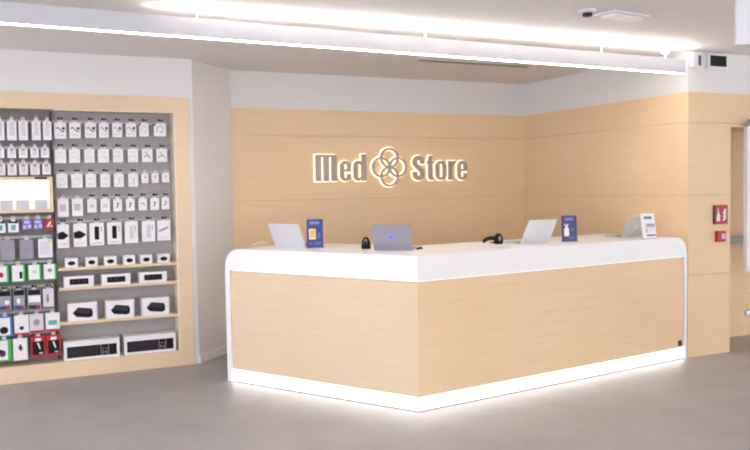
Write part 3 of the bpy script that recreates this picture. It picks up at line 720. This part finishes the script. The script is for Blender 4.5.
for i, (b, l) in enumerate(l9):
    if i == 0: pr = [('front_sheet', 'card', [rc(.02, .72, .06, .95)]), ('product_print', 'navy2', [el(.34, .36, .24, .16), el(.22, .46, .12, .1)])]
    elif i == 1: pr = [('product_print', 'dark', [[(.5, .4), (.66, .56), (.52, .76), (.36, .58)]]), ('accent_print', 'red', [el(.6, .5, .06, .05)])]
    else: pr = [('front_sheet', 'black', [rc(.1, .9, .1, .74)]), ('product_print', 'card', [[(.42, .66), (.52, .7), (.66, .4), (.6, .34)], rc(.3, .7, .76, .9)]), ('accent_print', 'pale', [rc(.55, .8, .14, .2)])]
    hang('L9', i, 'accessory_pack', l, 'packs in the bottom row of the left bay', style='grey', body=b, thick=.035, prints=pr)

# lit wooden box in the left bay
lb = empty('light_box', (-1.7, .02, 1.437)); tag(lb, 'glowing wood framed light box hung among the packs', 'light box')
x0, x1, hh = -.02, .489, .300
MB().box(x0, x1, -.06, .14, 0, .022).box(x0, x1, -.06, .14, hh-.022, hh).box(x0, x0+.02, -.06, .14, .022, hh-.022).box(x1-.02, x1, -.06, .14, .022, hh-.022).build('frame', 'wood_edge', lb)
MB().box(x0+.02, x1-.02, .115, .14, .022, hh-.022).build('lit_panel', 'lightbox', lb)
MB().box(x1-.14, x1-.045, -.0615, -.0602, hh-.02, hh-.003).build('name_strip', 'dark', lb)
for i, (x, w, txt) in enumerate(((-1.574, .096, 'leftmost'), (-1.448, .103, 'middle'), (-1.306, .1, 'rightmost'))):
    o = MB().prism(rbox_pts(-w/2, w/2, 0, .082, .005, 2), -.004, .006).build('display_card', 'pale', None, (x, .0, 1.4592))
    tag(o, 'pale grey card standing in the light box, %s of three' % txt, 'card', 'cards in the light box')
    MB().box(-w*.3, w*.3, -.0046, -.0042, .02, .055).build('print', 'paleblue', o)

# boxes on the shelves
def shelf_box(name, x, w, z, h, d, label, group, prints):
    o = MB().box(-w/2, w/2, 0, d, 0, h).bevel(.002, 1).build(name, 'card', None, (x, .012, z))
    tag(o, label, 'box', group)
    for k, (pn, m, polys) in enumerate(prints):
        q = MB()
        for pl in polys: q.prism([(-w/2+p[0]*w, p[1]*h) for p in pl], -.0008-.0005*k, -.0001 if k == 0 else -.0006)
        q.build(pn, m, o)
for i, (x, w) in enumerate(((-1.079, .103), (-.913, .097), (-.756, .101), (-.594, .098), (-.447, .102), (-.294, .107))):
    shelf_box('lens_box', x, w, .9512, .08, .10, 'small white box with black oval print, %s from left on the upper shelf' % ORD[i], 'small boxes on the upper shelf',
              [('product_print', 'black', [el(.5, .46, .3, .24)]), ('text_line', 'pale', [rc(.15, .5, .84, .9)])])
for i, x in enumerate((-1.022, -.712, -.392)):
    shelf_box('dock_box', x, .243, .7792, .094, .12, 'low white box with black three-dot bar, %s on the middle shelf' % ('left one', 'centre one', 'right one')[i], 'low boxes on the middle shelf',
              [('product_print', 'black', [rc(.18, .82, .22, .76)]), ('dot_print', 'dark', [el(.32, .5, .05, .14), el(.5, .5, .05, .14), el(.68, .5, .05, .14)])])
for i, x in enumerate((-1.0, -.685, -.376)):
    shelf_box('player_box', x, .243, .4802, .157, .15, 'tall white box with black slanted device print, %s on the lower shelf' % ('left one', 'centre one', 'right one')[i], 'tall boxes on the lower shelf',
              [('product_print', 'black', [[(.16, .46), (.28, .24), (.72, .16), (.84, .24), (.84, .5), (.8, .66), (.34, .76)]]), ('highlight', 'dark', [[(.2, .5), (.72, .36), (.8, .6), (.36, .72)]]), ('side_strip', 'pale', [rc(.965, .995, .04, .9)])])
for i, (x, w) in enumerate(((-.932, .462), (-.432, .455))):
    shelf_box('keyboard_box', x, w, .1402, .165, .15, 'long white box with black keyboard print, %s on the bottom board' % ('left one', 'right one')[i], 'keyboard boxes',
              [('product_print', 'black', [rc(.05, .95, .13, .72)]), ('key_rows', 'dark', [rc(.07, .62, .18+.1*k, .25+.1*k) for k in range(5)]),
               ('divider_print', 'grey', [rc(.655, .665, .13, .72), rc(.795, .805, .13, .72), rc(.69, .70, .17, .42), rc(.76, .77, .17, .42), rc(.69, .77, .28, .32), rc(.665, .795, .5, .52)])])

# ------------------------------------------------------------------ light
w = bpy.data.worlds.new('daylight'); S.world = w; w.use_nodes = True
# daylight: cooler and stronger from the shop windows on the left (-x), warmer from the right
nt = w.node_tree; bg = nt.nodes['Background']; bg.inputs['Strength'].default_value = 1.5
tc = nt.nodes.new('ShaderNodeTexCoord'); sx = nt.nodes.new('ShaderNodeSeparateXYZ'); rp = nt.nodes.new('ShaderNodeValToRGB')
mr = nt.nodes.new('ShaderNodeMapRange'); mr.inputs['From Min'].default_value = -1; mr.inputs['From Max'].default_value = 1
nt.links.new(tc.outputs['Generated'], sx.inputs[0]); nt.links.new(sx.outputs['X'], mr.inputs['Value']); nt.links.new(mr.outputs['Result'], rp.inputs['Fac'])
rp.color_ramp.elements[0].position = .1; rp.color_ramp.elements[0].color = (1.02, 1.13, 1.30, 1)
rp.color_ramp.elements[1].position = .7; rp.color_ramp.elements[1].color = (.86, .86, .87, 1)
nt.links.new(rp.outputs['Color'], bg.inputs['Color'])

# ------------------------------------------------------------------ camera
th, pitch, roll = .4373, .0464, .0153
Rv = Vector((math.cos(th), -math.sin(th), 0)); Fh = Vector((math.sin(th), math.cos(th), 0))
F = Fh*math.cos(pitch)+Vector((0, 0, -math.sin(pitch))); U = Fh*math.sin(pitch)+Vector((0, 0, math.cos(pitch)))
right = Rv*math.cos(roll)-U*math.sin(roll); up = Rv*math.sin(roll)+U*math.cos(roll)
cd = bpy.data.cameras.new('camera'); cam = bpy.data.objects.new('camera', cd); COL.objects.link(cam)
mw = Matrix((( right.x, up.x, -F.x, -1.6186), (right.y, up.y, -F.y, -7.3582), (right.z, up.z, -F.z, 1.6), (0, 0, 0, 1)))
cam.matrix_world = mw
cd.sensor_width = 36; cd.lens = 36*800/750; cd.clip_start = .05; cd.clip_end = 100
S.camera = cam
S.view_settings.view_transform = 'Standard'; S.view_settings.look = 'None'; S.view_settings.gamma = 1; S.view_settings.use_curve_mapping = False
S.view_settings.exposure = 0.85
S.cycles.use_denoising = True; S.cycles.filter_width = 2.0
S.cycles.max_bounces = 8; S.cycles.diffuse_bounces = 5
